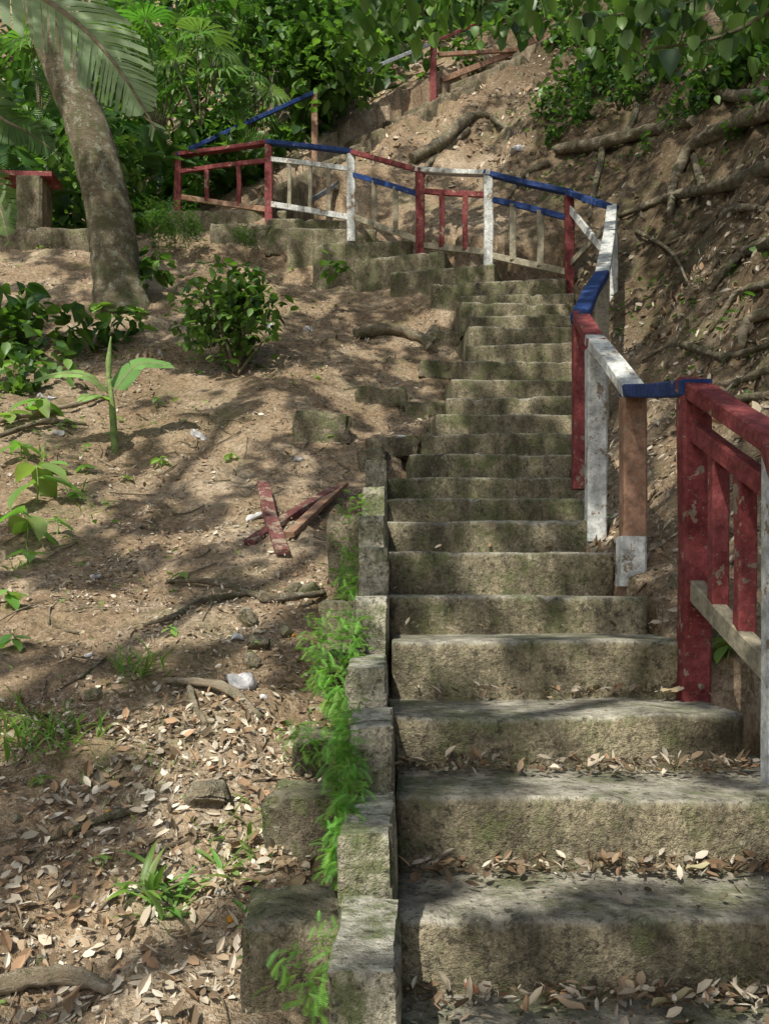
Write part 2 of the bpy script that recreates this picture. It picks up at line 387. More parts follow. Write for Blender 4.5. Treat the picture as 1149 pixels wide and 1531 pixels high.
for i,(u,v,w,hh) in enumerate([(432,1440,150,110),(448,1250,110,105),(475,1140,80,70),(512,985,70,170),(520,830,55,120),(520,1020,60,90)]):
    d=[2.05,2.55,2.95,3.5,4.7,3.3][i];p=wp(u,v,d);s=d/F
    nbox('concrete_footing',Vector((p[0],p[1]+.15,p[2]-.05)),(w*s,.3,hh*s+.1),random.uniform(-.1,.1),STONE,20+i,.014,.02,12)
for i,(u,v,w,h) in enumerate([(568,600,75,22),(632,625,70,26),(585,675,80,24),(655,560,60,20),(478,655,85,50),(615,700,55,20),(560,700,40,30),(665,515,50,22),(430,370,70,36),(360,360,90,34),(560,402,70,26)]):
    g=G(u,v);s=g[1]/F
    nbox('broken_slab' if i!=4 else 'boulder',Vector(g)+Vector((0,.08,.02)),(w*s,.3,h*s+.05),random.uniform(-.25,.25),STONE,40+i,.02,.03,10,(random.uniform(-.1,.1),random.uniform(-.08,.08)))
for i,(u,v,w) in enumerate([(312,1190,58),(462,888,26),(428,945,20),(385,960,30),(375,988,26),(395,895,20),(438,880,24),(368,925,34),(140,1040,22),(1010,870,25),(60,1440,16),(25,1225,16),(520,1330,24)]):
    g=G(u,v+w*.3);s=g[1]/F
    nbox('rock',Vector(g)+Vector((0,0,w*s*.2)),(w*s,w*s*.9,w*s*.7),random.random()*3,STONE,60+i,w*s*.25,w*s*.1,7,(random.random(),random.random()),round_=.3)

# ---------------------------------------------------------------- railing
rail=empty('wooden_railing')
def beam(name,p1,p2,w,h,mat,parent=rail,twist=0):
    p1=np.array(p1,float);p2=np.array(p2,float);t=p2-p1;L=np.linalg.norm(t);t/=L
    up=np.array([0,0,1.]) if abs(t[2])<.9 else np.array([.0,1.,0])
    a=np.cross(up,t);a/=np.linalg.norm(a);b=np.cross(t,a)
    bm=bmesh.new();bmesh.ops.create_cube(bm,size=1)
    for v in bm.verts: v.co=Vector((v.co.x*L,v.co.y*w,v.co.z*h))
    bmesh.ops.bisect_plane(bm,geom=bm.verts[:]+bm.edges[:]+bm.faces[:],plane_co=(0,0,0),plane_no=(1,0,0))
    bmesh.ops.bevel(bm,geom=[e for e in bm.edges if abs((e.verts[0].co-e.verts[1].co).normalized().x)>.9],offset=min(w,h)*.1,segments=1,affect='EDGES')
    c=(p1+p2)/2
    j=random.uniform(-1,1)*.006
    for v in bm.verts:
        q=v.co
        s=1+.03*math.sin(q.x*13+L*7)
        r=c+t*q.x+a*(q.y*s+j*(abs(q.x)<.01)*2)+b*(q.z*s+j*(abs(q.x)<.01))
        v.co=Vector(r)
    me=bpy.data.meshes.new(name);bm.to_mesh(me);bm.free()
    return new_obj(name,me,mat,parent)
P={}
def post(key,u,vt,vb,d,w,mat,dx=0,sink=.12):
    xt,_,zt=wp(u,vt,d);zb=wp(u,vb,d)[2]
    P[key]=(xt,d,zt,zb)
    beam('post_'+key,(xt+dx,d+.01,zb-sink),(xt,d,zt-.02),w,w*.95,mat)
post('q',1205,790,1340,2.1,.09,RED)
post('a',1162,668,1160,2.72,.07,WHITE)
post('b',1036,585,1000,3.3,.095,RED)
post('c',945,588,860,4.3,.105,WOOD)
beam('post_c_foot',(P['c'][0]-.012,4.29,P['c'][3]-.05),(P['c'][0]-.008,4.29,P['c'][3]+.17),.112,.112,WHITE)
post('d',890,516,775,5.0,.098,WHITE)
post('e',867,477,700,5.6,.09,RED)
post('f',900,412,610,7.0,.09,GREY)
post('g',914,312,470,9.6,.09,WHITE)
post('h',850,290,424,10.4,.095,RED)
post('i',729,262,397,10.8,.1,WHITE)
post('j',627,257,385,11.2,.1,RED)
post('k',525,229,347,12.0,.1,WHITE)
post('l',402,215,325,12.8,.1,RED)
post('m',267,233,305,13.3,.09,RED,0,.5)
post('n',470,140,275,14.5,.095,WOOD,0,.3)
post('o',648,65,155,16.5,.11,RED,0,.3)
post('p',838,8,55,18.0,.13,GREY,0,.5)
top={'qa':RED,'ab':RED,'bc':BLUE,'cd':WHITE,'de':RED,'ef':BLUE,'fg':WHITE,'gh':BLUE,'hi':BLUE,'ij':WHITE,'jk':RED,'kl':BLUE,'lm':RED,'mn':BLUE,'no':PALE}
for kk,mt in top.items():
    a,b=P[kk[0]],P[kk[1]]
    pa=np.array(a[:3]);pb=np.array(b[:3]);t=(pb-pa)/np.linalg.norm(pb-pa)
    o=random.uniform(.0,.006)
    beam('top_rail_'+kk,pa-t*.045+[0,0,.012+o],pb+t*.04+[0,0,.012+o],.1+random.uniform(-.004,.004),.055,mt)
beam('top_rail_or',np.array(P['o'][:3])+[0,0,.02],wp(712,36,17.5),.08,.05,RED)
def lower(kk,m2,mb,mbal,nb,o2=.2,ob=.2,lw=.045,bw=.045,off=0.0):
    a,b=P[kk[0]],P[kk[1]]
    A2=np.array([a[0],a[1]+off,a[2]-o2]);B2=np.array([b[0],b[1]+off,b[2]-o2])
    A3=np.array([a[0],a[1]+off+.006,a[3]+ob]);B3=np.array([b[0],b[1]+off+.006,b[3]+ob])
    beam('mid_rail_'+kk,A2,B2,lw,.06,m2);beam('bottom_rail_'+kk,A3,B3,lw,.07,mb)
    for i in range(nb):
        t=(i+1)/(nb+1)+random.uniform(-.02,.02)
        beam('baluster_%s%d'%(kk,i),A3*(1-t)+B3*t+[0,.003,0],A2*(1-t)+B2*t+[0,.003,0],bw,bw,mbal)
lower('ab',RED,GREY,RED,2,.13,.28,.05,.055);lower('qa',RED,GREY,RED,2,.14,.28,.05,.055)
lower('hi',BLUE,GREY,GREY,2,.26,.12,.04,.07);lower('ij',RED,GREY,RED,2,.22,.15,.04,.06)
lower('jk',BLUE,GREY,GREY,2,.26,.2,.04,.06);lower('kl',WHITE,WHITE,GREY,3,.2,.18,.04,.05);lower('lm',RED,WOOD,RED,2,.22,.1,.04,.06)
a,b=P['h'],P['g']
beam('cross_brace_1',(a[0],a[1],a[2]-.15),(b[0],b[1],b[2]-.5),.03,.07,WHITE)
beam('cross_brace_2',(a[0],a[1]+.04,a[3]+.2),(b[0],b[1]+.04,b[2]-.12),.03,.07,GREY)
beam('mid_rail_fg',(P['f'][0],P['f'][1],P['f'][2]-.3),(P['g'][0],P['g'][1],P['g'][2]-.35),.04,.06,GREY)
beam('barrier_rail_1',wp(655,82,16.6),wp(770,75,17.4),.06,.07,WOOD);beam('barrier_rail_2',wp(770,78,17.4),wp(840,30,18),.06,.1,WOOD)
beam('barrier_rail_3',wp(660,120,16.7),wp(838,50,17.95),.06,.09,WOOD)
hr=empty('pole_handrail')
MET=m_paint('grey_metal',(.2,.22,.24),.7,fd=.0)
beam('pole_1',wp(462,302,12.9),wp(647,186,15.2),.05,.06,MET,hr);beam('pole_2',wp(500,282,13.3),wp(640,197,15.3),.045,.05,GREY,hr)
for t in(.2,.55,.9):
    p=np.array(wp(462,302,12.9))*(1-t)+np.array(wp(647,186,15.2))*t
    beam('stake_%d'%int(t*10),(p[0],p[1]+.04,p[2]-.7),(p[0],p[1]+.04,p[2]),.05,.05,MET,hr)
pl=empty('broken_planks')
OLD=m_paint('faded_red_wood',(.24,.085,.075),.54,(.38,.30,.22),.02)
def gplank(nm,u1,v1,u2,v2,w,mat,o1=.04,o2=.04):
    beam(nm,G(u1,v1,o1),G(u2,v2,o2),w,.03,mat,pl)
gplank('plank_1',393,745,422,838,.075,OLD,.09,.04);gplank('plank_2',373,818,500,748,.07,OLD,.02,.07);gplank('plank_3',432,808,514,740,.06,WOOD,.03,.07);gplank('plank_4',420,790,470,765,.05,OLD,.02,.03)
bn=empty('wooden_bench')
bx,by,bz=wp(48,268,12.6)
beam('seat',(bx-.34,by,bz),(bx+.33,by,bz-.02),.42,.07,RED,bn)
beam('pedestal',(bx+.03,by+.02,bz-.75),(bx+.03,by+.02,bz-.037),.34,.46,STONE,bn)
beam('leg',(bx-.33,by-.1,bz-.7),(bx-.33,by-.1,bz-.038),.07,.08,WOOD,bn)
for i,(u,v,w) in enumerate([(95,355,80),(20,356,70)]):
    g=np.array(wp(u,v,12.1));nbox('low_stone_wall',Vector(g)+Vector((0,.1,-.12)),(w*12.1/F,.3,.45),.05,STONE,90+i,.015,.02,10)

# ---------------------------------------------------------------- trees
tree=empty('leaning_tree')
tp=[wp(186,480,10.5),wp(176,420,10.5),wp(163,320,10.5),wp(134,200,10.5),wp(90,90,10.5),wp(45,-30,10.5),wp(-30,-220,10.3),wp(-80,-420,10.)]
tube('trunk',tp,[.35,.265,.25,.23,.205,.185,.16,.12],BARK,24,16,.05,tree)
jt=empty('vine_covered_tree')
tube('trunk',[(-1.6,16.6,7.3),(-1.7,16.6,9),(-1.55,16.7,11),(-1.5,16.8,15)],[.3,.25,.22,.2],BARK,14,8,.1,jt)

def colr(base,N_,var=.35,warm=.15):
    b=np.array(base)[None]*(1+rng.uniform(-var,var,(N_,1)));b=b*(1+rng.uniform(-warm,warm,(N_,3)));return np.clip(b,0.002,1)
def R(a,b,n_): return rng.uniform(a,b,n_)
greens=[(.06,.13,.035),(.10,.195,.045),(.035,.08,.027),(.14,.25,.055)]
def gcol(n_,w=(.35,.3,.2,.15)):
    k=rng.choice(4,n_,p=w);return np.clip(np.array(greens)[k]*(1+rng.uniform(-.3,.3,(n_,1))),.002,1)
Nn=22000
x=R(-10,3.5,Nn);y=R(13.3,23,Nn)
liney=np.where(x<-2.8,13.7,13.3+(x+2.82)*.875)
m=(y>liney+.35)&(fbm(x*.8,y*.8,21)>.42)
m&=~((x>.2)&(y<19.5)&(rng.random(Nn)<.8))
x=x[m];y=y[m];z=TZ(x,y);hmax=.4+4.2*np.clip(fbm(x*.6,y*.6,31)-.3,0,1)*np.clip((y-liney[m])/2.,.25,1.)*1.6
z=z+rng.random(len(x))**1.2*hmax
k=len(x);scatter('jungle_undergrowth',LEAF,np.stack([x,y,z],1),R(0,6.28,k),R(-.2,1.2,k),R(-.7,.7,k),R(.14,.38,k),gcol(k),GREEN)
def fronds(name,tmpl,c,n_,sz,col,pit=(-.9,.5),par=None,spread=.05):
    pos=np.array(c)[None]+rng.normal(0,spread,(n_,3));yaw=np.arange(n_)*2.4+rng.uniform(-.3,.3,n_)
    scatter(name,tmpl,pos,yaw,R(pit[0],pit[1],n_),R(-.2,.2,n_),R(sz*.75,sz*1.1,n_),colr(col,n_,.3),GREEN,par)
def fanpalm(u,v,d,n_,sz,spread):
    c=np.array(wp(u,v,d));e=empty('fan_palm')
    pos=c+rng.normal(0,1,(n_,3))*np.array([spread,spread*.6,spread*.7]);base=c-[0,0,spread*1.2+.5]
    for i in range(n_): tube('stalk_%d'%i,[base,(base+pos[i])/2+[0,0,.1],pos[i]],[.015,.01,.008],ROOTM,5,3,0,e)
    scatter('fans',FAN,pos,np.arctan2(pos[:,1]-c[1]-.4,pos[:,0]-c[0])+R(-.4,.4,n_),R(.1,.9,n_),R(-.3,.3,n_),R(sz*.7,sz*1.1,n_),colr((.12,.23,.055),n_,.35),GREEN,e)
fanpalm(240,70,13.9,12,.66,.6);fanpalm(150,30,14.4,8,.6,.5);fanpalm(375,135,14.4,9,.45,.35);fanpalm(320,15,15,8,.6,.5);fanpalm(300,100,13.6,7,.5,.3);fanpalm(60,60,15,8,.6,.6)
fanpalm(520,60,17.5,7,.5,.5);fanpalm(300,180,14.2,6,.35,.3)
for (u,v,d,s) in [(250,230,13.6,.7),(180,250,13.5,.6),(20,200,13.6,.9),(60,270,13.6,.5),(340,220,13.9,.6),(560,20,19,1.),(100,180,13.6,.7)]:
    e=empty('understory_palm');c=np.array(wp(u,v,d));c[2]-=.2;fronds('fronds',PINN,c,11,s,(.085,.18,.04),(-1.1,0),e)
def bush(name,c,r,n_,ls,tmpl=LEAF,w=(.35,.3,.2,.15),flat=1.,stem=None,pit=(-.3,1.1)):
    e=empty(name);v=rng.normal(0,1,(n_*2,3));v/=np.linalg.norm(v,axis=1)[:,None];rr=rng.random(n_*2)**.45
    lump=.55+.9*vn(v[:,0]*2.2+5,v[:,2]*2.2+v[:,1]*2+9,int(r*100))
    pos=np.array(c)+v*(rr*lump*r)[:,None]*np.array([1,1,flat])
    keep=vn(pos[:,0]*9,pos[:,2]*9+pos[:,1]*7,4)>.3;pos=pos[keep][:n_];k=len(pos)
    scatter('foliage',tmpl,pos,R(0,6.28,k),R(pit[0],pit[1],k),R(-.6,.6,k),R(ls*.6,ls*1.25,k),gcol(k,w),GREEN,e)
    if stem is not None:
        for i in range(7):
            q=pos[rng.integers(k)];mid=(np.array(stem)*.45+q*.55)+rng.normal(0,.03*r,3)
            tube('stem_%d'%i,[stem,mid,q],[.02,.012,.005],ROOTM,6,4,.1,e)
    return e
g=G(355,562);sh=np.array(wp(338,470,g[1]));bush('shrub',sh,.47,800,.1,LEAF,(.15,.4,.05,.4),1.,g)
bush('shrub',wp(370,445,g[1]+.1),.25,200,.1,LEAF,(.2,.4,.1,.3),1.,g)
bush('leafy_bush',wp(480,90,14.9),.85,1500,.17,LEAF,(.2,.3,.1,.4));bush('leafy_bush',wp(440,40,15.5),.9,900,.2)
bush('leafy_bush',wp(150,235,12.9),.55,500,.16,LEAF,(.3,.4,.1,.2));bush('leafy_bush',wp(320,205,13.9),.45,500,.14,LEAF,(.2,.4,.1,.3))
bush('moss_mound',wp(262,338,11.9),.5,2600,.055,FERN,(.4,.4,.2,0),.55);bush('moss_mound',wp(370,352,11.8),.25,600,.05,FERN,(.4,.4,.2,0),.6)
bush('leafy_bush',wp(225,395,10.6),.22,60,.16,LEAF,(.3,.5,.1,.1));bush('leafy_bush',wp(500,398,10.3),.14,30,.12,LEAF,(.1,.5,.0,.4))
bush('leafy_bush',wp(20,490,9.2),.42,130,.2,HEART,(.3,.4,.1,.2));bush('leafy_bush',wp(125,490,9.3),.28,45,.17,HEART,(.2,.4,.1,.3));bush('leafy_bush',wp(70,560,8.2),.25,30,.16,LEAF,(.2,.4,.1,.3))
bush('leafy_bush',wp(190,480,9.5),.2,30,.15,LEAF,(.2,.4,.1,.3));bush('leafy_bush',wp(15,580,8.0),.3,60,.15,LEAF,(.2,.4,.1,.3));bush('leafy_bush',wp(45,520,8.6),.25,50,.15,LEAF,(.2,.4,.1,.3))
def branch(name,pts,r,n_,ls,w=(.2,.4,.1,.3)):
    e=empty(name);tube('branch',pts,[.025,.015,.006],ROOTM,6,6,.1,e)
    C=catmull(pts,20);k=n_;i=rng.integers(0,len(C),k);pos=C[i]+rng.normal(0,1,(k,3))*np.array([r,r,r*.6])-np.array([0,0,r*.4])
    scatter('leaves',HEART,pos,R(0,6.28,k),R(.5,1.4,k),R(-.6,.6,k),R(ls*.6,ls*1.2,k),gcol(k,w),GREEN,e)
branch('hanging_branch',[wp(1200,-60,7.5),wp(1050,0,7.4),wp(900,25,7.5)],.19,150,.16,(.1,.35,.05,.5))
branch('hanging_branch',[wp(1200,-20,7.2),wp(1090,50,7.2),wp(965,75,7.4)],.12,60,.17,(.1,.35,.05,.5))
branch('hanging_branch',[wp(1000,-80,8.5),wp(850,-20,8.6),wp(720,5,8.8)],.2,160,.14)
branch('hanging_branch',[wp(760,-80,10.5),wp(650,-20,10.6),wp(560,10,10.8)],.22,150,.2,(.1,.4,.1,.4))
for (u,v,d,r,nn_,l) in [(1120,110,8.,.34,420,.13),(1060,150,8.6,.34,360,.12),(880,130,11.3,.45,460,.13),(850,60,12.5,.5,500,.15),(960,40,10.5,.5,500,.15),(1140,60,8,.35,300,.14),(820,170,11.8,.25,160,.1),(700,25,15,.5,250,.18),(780,20,15,.5,250,.18),(935,150,10.,.36,330,.1),(1000,110,9.5,.42,420,.12),(900,90,11,.45,420,.13),(1010,180,9.,.2,120,.08),(1149,165,7.8,.22,150,.1),(1090,210,8.4,.12,50,.07),(960,230,9.6,.12,40,.07),(820,210,12,.15,70,.08),(700,130,14,.2,70,.12),(860,180,11,.25,200,.09),(1080,120,8.4,.3,260,.11)]:
    g=G(u,v);q=g+np.array([0,-.15,.05]);bush('bank_shrub',q,r*min(1.4,g[1]/d),nn_,l,LEAF,(.35,.35,.15,.15))
def banana(name,pts,width,mat=GREEN,col=(.11,.19,.06),side=(0,0,1),gap=.25,n_=40,parent=None,droop=.35,thick=.02,lean=.35):
    C=catmull(pts,n_);M=len(C);V=[];Fc=[];cl=[]
    e=parent or empty(name)
    tube('midrib',pts,[thick,thick*.7,thick*.25],TWIG,6,10,0,e)
    side=np.array(side,float)
    for s in(1,-1):
        i=2
        while i<M-3:
            j=min(M-2,i+int(rng.integers(2,7)));dr=rng.uniform(-.15,.15);g_=rng.uniform(0,gap)
            rows=[]
            for q in range(i,j+1):
                t=q/(M-1);w=width*math.sin(math.pi*min(1,.12+.95*t)**.8)**.6 if t<.97 else width*.2
                tg=C[min(q+1,M-1)]-C[q-1];tg/=np.linalg.norm(tg)+1e-9
                sd=np.cross(tg,side);sd/=np.linalg.norm(sd)+1e-9;nr=np.cross(sd,tg)
                cen=(q-(i+j)/2)/(max(1,(j-i)))
                row=[]
                for f in(0,.35,.7,1.):
                    p=C[q]+s*sd*w*f+tg*w*f*lean-tg*cen*g_*w*f*.35+nr*((.12+dr*.6)*w*f) +np.array([0,0,-1])*w*(droop+dr)*f*f
                    row.append(p)
                rows.append(row)
            b=len(V)
            for row in rows: V+=row
            for r_ in range(len(rows)-1):
                for f in range(3):
                    k=b+r_*4+f;Fc.append((k,k+1,k+5,k+4))
            cc=np.array(col)*rng.uniform(.75,1.25);cl+=[cc]*(4*len(rows))
            i=j
    mesh_np('blade',V,Fc,mat,np.array(cl),True,e);return e
bp=empty('banana_plant')
banana('x',[wp(-90,-60,7.6),wp(20,-25,7.5),wp(110,30,7.5),wp(175,100,7.55),wp(234,194,7.7)],.40,col=(.28,.38,.23),parent=bp,droop=.25,gap=.5,thick=.03,side=(.1,-1,.55),n_=34,lean=.8)
banana('x',[wp(-80,60,8.1),wp(-10,165,8.1),wp(45,200,8.2),wp(90,232,8.3)],.24,col=(.08,.15,.05),parent=bp,droop=.2,side=(0,-1,.7))
banana('x',[wp(-60,200,8.6),wp(-25,260,8.6),wp(0,310,8.6),wp(15,365,8.6)],.2,col=(.13,.22,.06),parent=bp,droop=.2,side=(0,-1,.5))
g=G(-150,640);tube('pseudostem',[g-[0,0,.1],(g+np.array(wp(-100,100,7.9)))/2,wp(-95,-60,7.7)],[.12,.1,.06],BARK,12,8,.05,bp)
g=G(173,672);d=g[1];sp=empty('banana_sprout')
GST=m_paint('green_stalk',(.30,.42,.14),.8,(.3,.36,.12),0.)
tube('stalk',[g-[0,0,.05],wp(168,610,d),wp(163,565,d)],[.03,.024,.016],GST,8,6,.03,sp)
tube('rolled_leaf',[wp(163,585,d),wp(163,540,d),wp(166,503,d)],[.014,.024,.004],GST,8,6,.03,sp)
sd_=(0,-.5,.85)
banana('l',[wp(165,590,d),wp(130,562,d-.1),wp(85,560,d-.15),wp(38,574,d-.2)],.085,col=(.28,.46,.14),parent=sp,droop=.15,gap=0,thick=.008,n_=12,side=sd_)
banana('l',[wp(168,590,d),wp(200,550,d+.05),wp(230,543,d+.05),wp(268,552,d)],.12,col=(.18,.36,.10),parent=sp,droop=.15,gap=0,thick=.008,n_=12,side=sd_)
banana('l',[wp(165,600,d),wp(140,590,d-.2),wp(115,603,d-.4)],.08,col=(.26,.43,.13),parent=sp,droop=.2,gap=0,thick=.008,n_=12,side=sd_)
SEED=leaf_t(w=.24,droop=.35)
for (u,v,s,k) in [(55,735,.34,5),(40,800,.3,5),(60,605,.24,6),(40,845,.14,4),(75,710,.12,5),(240,700,.1,5),(345,690,.09,5),(110,750,.1,5),(500,660,.06,3),(270,870,.07,4),(205,475,.16,6),(235,610,.1,4),(900,790,.07,5),(1085,985,.09,6),(10,905,.1,5),(20,560,.2,5),(100,640,.1,4),(160,760,.07,4),(30,690,.2,5),(85,800,.12,5),(190,720,.06,4),(130,710,.1,5),(15,640,.18,5),(150,470,.18,6),(290,1200,.04,4),(150,1300,.045,4),(60,1180,.05,5),(255,950,.05,4),(20,970,.08,5)]:
    g=G(u,v+20 if s>.2 else v);e=empty('seedling');top_=g+np.array([0,0,s*.7])
    tube('stem',[g-[0,0,.02],(g+top_)/2+[.01,0,0],top_],[.006*min(1,s*8),.005*min(1,s*8),.002],GST,5,3,0,e)
    scatter('leaves',LEAF if s<.2 else SEED,np.repeat(top_[None],k,0)-np.array([0,0,1])*R(0,s*.3,k)[:,None],np.arange(k)*2.4+R(0,1,k)-1.2,R(-.2,.6,k),R(-.4,.4,k),R(s*.7,s*1.1,k),colr((.22,.38,.10),k,.25),GREEN,e)
def fernpatch(pts,n_,s,name='fern'):
    e=empty(name);pos=[]
    for _ in range(n_):
        u,v,d=pts[rng.integers(len(pts))];pos.append(np.array(wp(u+rng.uniform(-18,14),v+rng.uniform(-28,28),d))+rng.normal(0,.012,3))
    pos=np.array(pos);k=n_
    scatter('fronds',FERN,pos,R(-2.8,-.3,k),R(-.4,.9,k),R(-.4,.4,k),R(s*.6,s*1.2,k),colr((.21,.40,.09),k,.35),GREEN,e)
fernpatch([(512,1285,2.1),(515,1250,2.12),(517,1215,2.2),(518,1170,2.3),(520,1130,2.4),(520,1100,2.5)],800,.045)
fernpatch([(480,1100,2.95),(450,1105,2.9),(505,1110,2.7)],110,.05)
fernpatch([(480,990,3.25),(478,950,3.3),(490,1030,3.1),(525,940,3.4),(525,975,3.3),(520,1040,3.0),(522,1070,2.8)],560,.055)
fernpatch([(525,770,4.9),(522,800,4.75),(528,835,4.5),(520,860,4.4),(528,890,4.0)],280,.07)
fernpatch([(490,1450,1.95),(430,1440,1.95),(470,1480,1.9),(500,1400,1.95)],100,.045)
def grass(u,v,n_,s,T=BLADE,sp_=.04,col=(.2,.34,.08)):
    g=G(u,v);pos=g+rng.normal(0,1,(n_,3))*np.array([sp_,sp_,0]);pos[:,2]=TZ(pos[:,0],pos[:,1])-.005
    scatter('grass_tuft',T,pos,R(0,6.28,n_),R(-1.4,-.5,n_),R(-.3,.3,n_),R(s*.6,s*1.2,n_),colr(col,n_,.3),GREEN)
for a in [(205,1005,50,.13),(250,1360,34,.1,STRAP),(235,1345,16,.1,STRAP),(20,1110,110,.13,BLADE,.1),(90,1110,60,.12,BLADE,.07),(470,1450,22,.11,STRAP,.05),(490,1470,16,.1,STRAP,.04),(440,1420,10,.09,STRAP),(200,1160,90,.05,BLADE,.08),(360,1300,20,.08,STRAP),(380,1250,10,.08,STRAP),(115,740,20,.12),(130,770,14,.1),(1060,975,16,.1),(60,680,20,.12),(35,850,18,.09),(330,1250,9,.08),(400,1240,14,.07),(450,1130,20,.05)]: grass(*a)
k=1400;x=R(-5,-.3,k);y=R(2,12,k);m=fbm(x*1.3,y*1.3,61)>.53;x=x[m];y=y[m];k=len(x)
scatter('low_weeds',LEAF,np.stack([x,y,TZ(x,y)+R(.01,.06,k)],1),R(0,6.28,k),R(-.6,.5,k),R(-.5,.5,k),R(.02,.06,k)*np.clip(y/5,.5,1.2),colr((.17,.29,.08),k,.3),GREEN)
k=2200;x=R(1.7,5,k);y=R(4,15,k);m=fbm(x*1.3,y*1.3,63)>.50;x=x[m];y=y[m];k=len(x)
scatter('low_weeds',LEAF,np.stack([x,y,TZ(x,y)+R(.01,.08,k)],1),R(0,6.28,k),R(-.6,.8,k),R(-.5,.5,k),R(.03,.08,k),colr((.10,.19,.05),k,.3),GREEN)
def root(pix,r,mat=ROOTM,off=.5,name='tree_root',lump=.3):
    pts=[G(u,v) for u,v in pix];rr=[q*(.82 if q>.03 else 1) for q in r]
    for i,p in enumerate(pts): p[2]+=rr[min(i,len(rr)-1)]*off;p[1]-=rr[min(i,len(rr)-1)]*off*.6
    tube(name,pts,rr,mat,12,9,lump,seed=len(bpy.data.objects))
root([(830,232),(900,225),(960,212),(1035,190)],[.07,.10,.095,.065],off=.95)
root([(1160,185),(1090,205),(1030,235),(1005,285),(1000,330)],[.12,.10,.085,.055,.03],off=.95)
root([(1160,262),(1080,290),(1000,305),(925,328)],[.08,.07,.06,.035],off=1.)
root([(1160,375),(1110,390),(1075,420),(1060,440)],[.06,.05,.035,.02],off=1.)
root([(1160,150),(1080,150),(1010,110),(990,90)],[.08,.07,.05,.03],off=.9)
root([(615,245),(660,222),(700,185),(735,178)],[.08,.11,.09,.05],off=.8);root([(735,180),(760,200),(745,235)],[.05,.04,.02])
root([(900,230),(885,300),(880,330)],[.05,.04,.02],off=.8);root([(1149,480),(1115,495),(1105,530)],[.05,.04,.02],TWIG,1.)
root([(1035,240),(1045,290),(1030,330)],[.05,.04,.02],off=.9);root([(930,215),(950,170),(940,140)],[.05,.04,.02],off=.9)
root([(1160,330),(1100,320),(1050,350),(990,370)],[.03,.03,.025,.012],off=1.);root([(1160,430),(1100,450),(1060,500)],[.03,.03,.012],off=1.)
root([(1160,520),(1080,540),(1010,520),(960,545)],[.02,.022,.02,.01],off=1.)
root([(950,350),(1000,380),(1030,430)],[.02,.018,.01],off=1.);root([(1149,560),(1090,580),(1040,575)],[.02,.02,.01],TWIG,1.)
root([(820,250),(780,270),(760,300)],[.05,.04,.02],off=.9);root([(700,200),(640,250),(620,290)],[.05,.04,.03],off=.9)
root([(530,505),(570,500),(610,505),(650,520)],[.06,.085,.07,.07],ROOTM,.6);root([(650,500),(640,520),(645,530)],[.07,.07,.07],ROOTM,.6)
root([(250,872),(320,876),(380,895),(415,900),(485,896)],[.008,.015,.016,.017,.014],ROOTM,1.);root([(215,938),(265,925),(300,905),(350,895),(390,890)],[.006,.014,.015,.014,.01],ROOTM,1.)
root([(245,1025),(300,1030),(345,1045),(392,1078)],[.008,.017,.02,.008],TWIG,1.2);root([(285,1035),(290,1060),(308,1088)],[.012,.012,.008],TWIG,1.2)
root([(-10,1490),(60,1478),(120,1480),(165,1488)],[.018,.024,.02,.01],TWIG,1.2);root([(70,1260),(130,1240),(190,1222),(240,1218)],[.006,.012,.013,.006],ROOTM,1.)
root([(200,1290),(260,1270),(310,1250)],[.004,.006,.003],ROOTM,1.);root([(0,640),(60,625),(120,612),(155,598)],[.02,.022,.02,.015],TWIG,2.);root([(0,660),(70,640),(130,640)],[.015,.02,.012],ROOTM,2.)
root([(85,1035),(130,1010),(160,985)],[.006,.007,.004],ROOTM,1.);root([(1149,600),(1090,610),(1010,640)],[.02,.02,.01],ROOTM,1.)
tw=empty('twigs')
for i in range(330):
    if i<240: x0=R(-3.2,-.2,1)[0];y0=1.7+R(0,1,1)[0]**1.6*8
    else: x0=R(1.8,4,1)[0];y0=R(4,12,1)[0]
    a=R(0,6.28,1)[0];l=R(.06,.35,1)[0];q=[]
    for t in(0,.5,1.):
        xx=x0+math.cos(a)*l*t+random.uniform(-.03,.03);yy=y0+math.sin(a)*l*t+random.uniform(-.03,.03);q.append((xx,yy,float(TZ(xx,yy)[0])+.01))
    sc_t=.6 if y0<4 else 1.
    tube('twig_%d'%i,q,[.005*sc_t,.004*sc_t,.002*sc_t],ROOTM if i%2 else TWIG,5,3,.1,tw)
